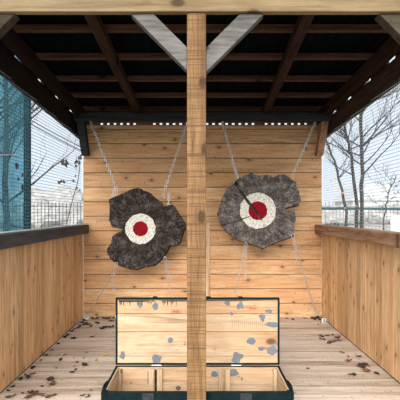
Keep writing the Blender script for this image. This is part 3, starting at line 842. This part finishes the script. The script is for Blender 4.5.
for i, (u, v, s) in enumerate([(110,131,.9),(118,136,.8),(135,132,1.),(150,157,1.2),(143,160,.9),(158,154,.8),(155,130,.8),(180,135,.8),(172,142,1.),(180,150,1.),(166,150,.9),(112,144,.8),(125,146,.8),(190,195,1.),(215,222,1.),(210,226,.8),(212,208,.6)]):
    leaf(*Rp(u, v), 'rust' if i % 4 == 3 or i > 12 else 'dark', s, T7, g7)
for (uv, kd, s, lab) in [((265,243), 'dark', 1.6, 'large dark dead leaf at the foot of the right wall'), ((262,249), 'dark', 1.2, 'dark leaf overlapping the large dark leaf by the right wall'),
        ((272,236), 'dark', 1.1, 'dark leaf leaning on the right wall behind the large dark leaf'), ((280,264), 'rust', 1.3, 'flat rust brown leaf in front of the large dark leaf, right floor'),
        ((315,270), 'dark', 1.1, 'dark leaf nearest the picture edge along the right wall'), ((250,209), 'dark', .9, 'dark leaf against the right wall behind the large dark leaf'),
        ((65,252), 'dark', .7, 'tiny dark leaf alone in the middle of the right floor'), ((218,274), 'rust', .9, 'left one of two small rust leaves on the right floor'),
        ((233,275), 'dark', .9, 'right one of two small leaves lying side by side on the right floor')]:
    leaf(*Rp(*uv), kd, s, lab, 'single leaves right of the chest')

ORD = 'first second third fourth fifth sixth seventh eighth ninth tenth eleventh twelfth thirteenth fourteenth fifteenth sixteenth seventeenth eighteenth nineteenth twentieth twenty-first twenty-second twenty-third twenty-fourth twenty-fifth twenty-sixth twenty-seventh'.split()
def number(group, text, key):
    for i, o in enumerate(sorted([o for o in C.objects if o.get('group') == group], key=key)): o['label'] = text % ORD[i]
front = lambda o: o.location.y
left = lambda o: o.location.x/o.location.y
number(g1, 'small dark dead leaf left of the chest, %s from the front', front)
number(g2, 'dead leaf at the foot of the left wall, %s from the front', front)
number(g3, 'dark dead leaf heaped by the back wall left of the chest, %s from left', left)
number(g4, 'brown dead leaf on the left part of the floor, %s from the front', front)
number(g5, 'dark dead leaf heaped in the right back corner of the floor, %s from the left', left)
number(g6, 'small dark leaf alone by the back wall right of the chest, %s from left', left)
number(g7, 'dead leaf scattered by the right wall, %s from the front', front)

# ------------------------------------------------------------------ outdoors: fence, shade screen, trees, vine, haze
YFN = 14.0
def fence(xa, xb, lab, mt='fence'):
    r = thing('railing_fence', ((xa+xb)/2, YFN, -.12), lab, 'fence', 'railing fence beyond the shelter')
    b = MB(); x = xa
    while x < xb: b.box(x-.008, x+.008, YFN-.008, YFN+.008, -.1, 1.66+(.06 if int(x*10) % 7 == 0 else 0)); x += .118
    mk('railings', b, M[mt], r)['kind'] = 'stuff'
    b = MB(); b.box(xa, xb, YFN-.012, YFN+.012, .6, .63); b.box(xa, xb, YFN-.012, YFN+.012, 1.53, 1.55); mk('wire_rail', b, M[mt], r)
    return r
fence(-6.2, -2.6, 'grey green railing fence seen through the left netting')
r = fence(3.0, 8.6, 'grey railing fence with a teal top tube seen through the right netting', 'fence_pale')
b = MB(); b.tube([(3.0, YFN-.06, 1.475), (8.6, YFN-.06, 1.44)], .046, 10); mk('teal_tube', b, M['tealrail'], r, smooth=True)['label'] = 'teal painted horizontal tube'

# tall post with green shade screen
b = MB(); b.tube([(-3.595, 9, -.12), (-3.595, 9, 5.2)], .075, 12)
tag(mk('screen_post', b, M['shadepost'], smooth=True), 'tall dark teal post at the right edge of the green shade screen', 'post')
t = NT('green_shade_cloth'); k_, v_ = t.seed()
tr = t.n.new('ShaderNodeBsdfTransparent'); tr.inputs[0].default_value = (.26, .56, .68, 1)
mx = t.n.new('ShaderNodeMixShader'); trl = t.n.new('ShaderNodeBsdfTranslucent'); trl.inputs[0].default_value = (.01, .08, .11, 1)
t.done((.01, .06, .08), .8)
ml = t.n.new('ShaderNodeMixShader'); ml.inputs[0].default_value = .5
t.l.new(t.b.outputs[0], ml.inputs[1]); t.l.new(trl.outputs[0], ml.inputs[2])
fn = t.noise(t.mapping(v_, (1., 1., .35)), 2.2, 5, .65)
t.sv(mx.inputs[0], t.ramp(fn, [(.38, .35), (.60, .78)]))
t.l.new(tr.outputs[0], mx.inputs[1]); t.l.new(ml.outputs[0], mx.inputs[2])
t.l.new(mx.outputs[0], t.n['Material Output'].inputs[0])
b = MB(); NX = 40; prev = None
for i in range(NX+1):
    x = -3.66-i*.10; yv = 9.08+.035*math.sin(x*5)+.02*math.sin(x*13)
    col_ = [b.bm.verts.new((x, yv, z)) for z in (-.05, 1.5, 3.2, 5.1)]
    if prev:
        for j in range(3): b._f([prev[j], col_[j], col_[j+1], prev[j+1]])
    prev = col_
tag(mk('shade_screen', b, t.m), 'green translucent shade cloth hung outside beyond the left netting', 'screen')
b = MB(); b.tube([(-7.7, 9.0, EYE+57*9/F), (-3.6, 9.0, EYE+57*9/F)], .012, 6)
tag(mk('screen_wire', b, M['cable']), 'thin dark wire stretched across the green shade screen', 'wire')

def tube_path(p0, dirv, L, seg, rnd, wob, lift):
    pts = [Vector(p0)]; d = Vector(dirv).normalized()
    for i in range(seg):
        d = (d+Vector((rnd.uniform(-wob, wob), rnd.uniform(-wob, wob)*.6, rnd.uniform(-wob, wob)*.5+lift))).normalized()
        pts.append(pts[-1]+d*(L/seg))
    return pts
def twigs(b, p0, d, L, r0, rnd, depth):
    pts = tube_path(p0, d, L, 5, rnd, .22, .05)
    b.tube(pts, [r0*(1-.8*i/5) for i in range(6)], 4 if depth else 5, cap=False)
    if depth <= 0: return
    for k in range(rnd.randint(3, 4)):
        i = rnd.randint(1, 5); q = pts[i]; dd = (pts[i]-pts[i-1]).normalized()
        side = Vector((rnd.uniform(-1, 1), rnd.uniform(-.6, .6), rnd.uniform(-.1, .7)))
        twigs(b, q, (dd*.8+side*.8).normalized(), L*rnd.uniform(.45, .7), r0*(1-.75*i/5)*.6+.001, rnd, depth-1)
def tree(px_path, d, r0, r1, nb, lab, sd, L=1.2, start=.3, depth=2, bias=0):
    rnd = random.Random(sd)
    pts = [P(px, py, d) for px, py in px_path]
    if pts[0].z > -.12: pts = [Vector((pts[0].x*1.0, d, -.12))]+pts
    fine = []
    for a, c in zip(pts, pts[1:]):
        for k in range(4): fine.append(a.lerp(c, k/4)+Vector((rnd.uniform(-.015, .015), rnd.uniform(-.03, .03), 0)))
    fine.append(pts[-1]); n = len(fine)
    r = thing('bare_tree', (pts[0].x, d, -.12), lab, 'tree', 'bare trees outside')
    b = MB(); rad = [r0+(r1-r0)*i/(n-1) for i in range(n)]; b.tube(fine, rad, 8); mk('trunk', b, M['treebark'], r, smooth=True)
    for k in range(nb):
        i = int((start+(1-start)*rnd.random())*(n-1)); q = fine[i]
        s = rnd.choice((-1, 1)) if rnd.random() > abs(bias) else (1 if bias > 0 else -1)
        b = MB(); twigs(b, q, (s*rnd.uniform(.5, 1.), rnd.uniform(-.5, .5), rnd.uniform(.3, 1.1)), L*rnd.uniform(.6, 1.2), rad[i]*.42, rnd, depth)
        mk('branch', b, M['treebark'], r)
    return r
tree([(362,205),(362,165),(361,130),(362,100),(363,60)], 10., .052, .034, 20, 'dark straight bare tree in the middle of the right opening', 11, 1.5, .35, 3, .3)
tree([(357,206),(354,175),(350,150),(345,128),(341,100)], 10.6, .048, .026, 14, 'bare tree with a curved trunk just left of the straight dark tree', 12, 1.2, .4, 2, -.2)
tree([(346,212),(341,185),(334,160),(327,142),(322,130)], 9.4, .034, .018, 8, 'thin pale bare tree leaning left beside the back wall', 13, .8, .45, 2)
r_sh = tree([(384,222),(386,205),(390,190),(396,175)], 7.5, .016, .007, 8, 'small shrub with dark leaves at the right edge of the picture', 14, .42, .35, 2)
tree([(6,215),(5,170),(7,120),(4,60)], 12, .10, .06, 14, 'dark bare tree behind the green shade screen', 15, 2.2, .3, 3, .4)
tree([(-35,215),(-30,150),(-22,80),(-10,10)], 15, .16, .08, 14, 'large bare tree beyond the picture edge with branches reaching over the left opening', 16, 4.2, .45, 3, .9)
# orange leaves low on the leaning tree and dark leaves on the shrub, one object each
def hang_leaf(c, size, mat, lab, cat, group, rnd, sd):
    b = MB(); n = 8; nrm = Vector((rnd.uniform(-.5, .5), -1, rnd.uniform(-.5, .5))).normalized(); a = nrm.orthogonal().normalized(); a = Matrix.Rotation(rnd.uniform(0, 6), 3, nrm) @ a; c2 = nrm.cross(a)
    pts = []
    for i in range(n):
        t = 2*PI*i/n; rr = size*(1+.35*math.cos(3*t+sd))
        pts.append(Vector(c)+a*math.cos(t)*rr+c2*math.sin(t)*rr*.65+nrm*.12*size*math.cos(2*t))
    b.prism(pts, nrm*.0015)
    return tag(mk('leaf', b, M[mat], smooth=False), lab, cat, group)
rnd = random.Random(2)
for (px, py, s) in [(331,181,1.),(333,186,1.2),(335,179,.9),(338,190,1.2),(341,187,1.2),(344,184,1.),(343,193,1.1),(328,190,.9),(326,178,.8),(347,203,.7),(352,198,.6),(336,200,.8),(330,203,.7),(345,208,.8),(357,206,.7),(362,176,.5),(362,190,.5)]:
    hang_leaf(P(px, py, 9.35+rnd.uniform(-.1, .1)), .026*s, 'leaforange', 'pale orange leaf on the thin bare branches outside the right netting', 'leaf', 'orange leaves outside the right netting', rnd, s)
for (px, py, s) in [(378,183,1.),(383,192,1.),(386,197,1.2),(389,190,1.),(391,185,1.2),(394,179,1.),(396,186,1.3),(398,192,1.2),(399,181,1.),(392,198,1.1),(388,203,1.),(380,200,.8),(397,201,1.2),(394,193,1.)]:
    hang_leaf(P(px, py, 7.4+rnd.uniform(-.1, .1)), .020*s, 'leafvine', 'small dark leaf on the shrub outside the right edge', 'leaf', 'dark leaves on the right shrub', rnd, s)

number('orange leaves outside the right netting', 'pale orange leaf on thin twigs outside the right netting, %s from the left', left)
number('dark leaves on the right shrub', 'small dark leaf on the shrub at the right edge, %s from the left', left)
# vine on the left netting
YV = 5.15
def V_(px, py, o=0): d = YV; return Vector((-1.60+o, 1.60*F/(CX-px), EYE+(CY-py)*(1.60*F/(CX-px))/F)) if px < CX else None
vine = thing('dry_vine', (-1.60, 5.3, .9), 'dry reddish vine twig with brown leaves climbing outside the left netting', 'vine')
b = MB()
b.tube([Vector((-1.60, 5.05, -.12)), V_(66.5,224.), V_(69,214), V_(73,198), V_(77.5,183), V_(79.5,170), V_(79,160)], .0055, 6)
mk('stem', b, M['twig'], vine, smooth=True)
for pth in ([V_(79.5,172), V_(74,167), V_(70,164), V_(66,163)], [V_(77.5,183), V_(73,180), V_(68,181), V_(62,181)], [V_(79.3,164), V_(76,158), V_(77,155)], [V_(74,196), V_(77,192), V_(81,190)], [V_(73,198), V_(70,190)]):
    b = MB(); b.tube(pth, .0028, 5); mk('twig', b, M['twig'], vine)
sp = [(63,163,1.3),(65,165,1.4),(67,163,1.2),(64,161,1.1),(66,161,1.),(79,158,1.5),(77,162,1.5),(80,163,1.2),(76,166,1.2),(81,156,1.),(58.5,182.5,1.),(61,181.5,1.1),(64,182,1.),(74,181,.9),(77,188,.8),(80,190,.7),(75.5,176,.7)]
for i, (px, py, s) in enumerate(sp):
    b = MB(); c = V_(px, py, rnd.uniform(-.01, .01)); n = 9; nrm = Vector((1, -.8+rnd.uniform(-.4, .4), rnd.uniform(-.4, .4))).normalized(); a = nrm.orthogonal().normalized(); a = Matrix.Rotation(rnd.uniform(0, 6), 3, nrm) @ a; c2 = nrm.cross(a)
    b.prism([c+a*math.cos(2*PI*k/n)*.023*s*(1+.3*math.sin(k*2.1+i))+c2*math.sin(2*PI*k/n)*.016*s for k in range(n)], nrm*.0015)
    mk('leaf', b, M['leafvine'], vine)
for i, (px, py, s, w) in enumerate([(17,166,1.8,'topmost'),(18.5,179,1.,'second from the top'),(22.5,175,.9,'rightmost'),(22.5,187,1.5,'lowest'),(34,183,.9,'lone')]):
    d = 1.62*F/(CX-px)
    lab = 'dark leaf on the left netting, '+w+' of four before the green screen' if i < 4 else 'small leaf caught outside the left netting right of the teal post'
    b = MB(); c = Vector((-1.503, d, EYE+(CY-py)*d/F)); d = 1.503*F/(CX-px); c = Vector((-1.503, d, EYE+(CY-py)*d/F)); n = 9
    b.prism([c+Vector((0, math.cos(2*PI*k/n)*.020*s*(1+.2*math.sin(k*2.+i)), math.sin(2*PI*k/n)*.016*s)) for k in range(n)], (-.002, 0, 0))
    tag(mk('leaf', b, M['leafdark']), lab, 'leaf', 'leaves caught in the left netting')

# overhead cables
for (a, c, lab) in (((33,122),(84,149),'upper of two overhead cables crossing the left opening'), ((33,126),(84,153),'lower of two overhead cables crossing the left opening')):
    p0, p1 = P(*a, 20), P(*c, 20); dv = p1-p0; pts = []
    for i in range(13):
        t_ = -1.+3.*i/12; q = p0+dv*t_; q.z += .12*((t_-.5)**2); pts.append(q)
    b = MB(); b.tube(pts, .028, 5); tag(mk('overhead_cable', b, M['cable']), lab, 'cable', 'overhead cables')

# distant brush, house, white panel
def bush(px, py_top, w, d, lab, sd):
    c = P(px, py_top, d); b = MB(); rr = random.Random(sd)
    bm = b.bm
    for k in range(9):
        ox = rr.uniform(-.5, .5)*w; hh = (c.z+.12)*rr.uniform(.6, 1.)
        mt = Matrix.Translation((c.x+ox, d+rr.uniform(-1, 1), -.12+hh*.45)) @ Matrix.Diagonal((w*.26, w*.2, hh*.56, 1))
        res = bmesh.ops.create_icosphere(bm, subdivisions=3, radius=1, matrix=mt)
        for v in res['verts']:
            q = mn.noise(v.co*1.1)*.35+mn.noise(v.co*4)*.15; v.co += (v.co-Vector((c.x+ox, d, hh*.4))).normalized()*q*w*.18
            v.co.z = max(v.co.z, -.12)
    tag(mk('winter_brush', b, M['hedge'], smooth=False), lab, 'shrub', 'pale winter brush in the distance')
bush(60, 186, 8, 45, 'pale rounded mass of winter brush beyond the left fence', 1)
bush(42, 200, 7, 40, 'lower pale brush near the teal post beyond the left fence', 2)
bush(330, 203, 7, 48, 'low pale brush beyond the right fence beside the back wall', 3)
bush(398, 200, 7, 52, 'low pale brush beyond the right fence at the picture edge', 4)
hx, hy = 25.2, 60.0
house = thing('distant_house', (hx, hy+4, -.12), 'faint pale house with a pitched grey roof far beyond the right fence', 'house')
b = MB(); b.box(hx-3.4, hx+3.4, hy, hy+8, -.12, 3.0); mk('wall', b, M['haze_house'], house)
b = MB(); b.prism([(hx-3.8, hy-.4, 2.95), (hx+3.8, hy-.4, 2.95), (hx+1.6, hy-.4, 5.2), (hx-1.6, hy-.4, 5.2)], (0, 8.8, 0)); mk('roof', b, M['haze_roof'], house)
b = MB(); b.box(hx-1.6, hx-.6, hy-.03, hy-.001, 1., 2.2); mk('window', b, M['haze_roof'], house)
b = MB(); pp = P(391, 226, 20); b.box(pp.x, pp.x+.55*2.0, 20, 20.1, -.12, EYE+(CY-215)*20/F)
tag(mk('white_board', b, M['whitepanel']), 'white rectangular board standing beyond the right fence', 'board')
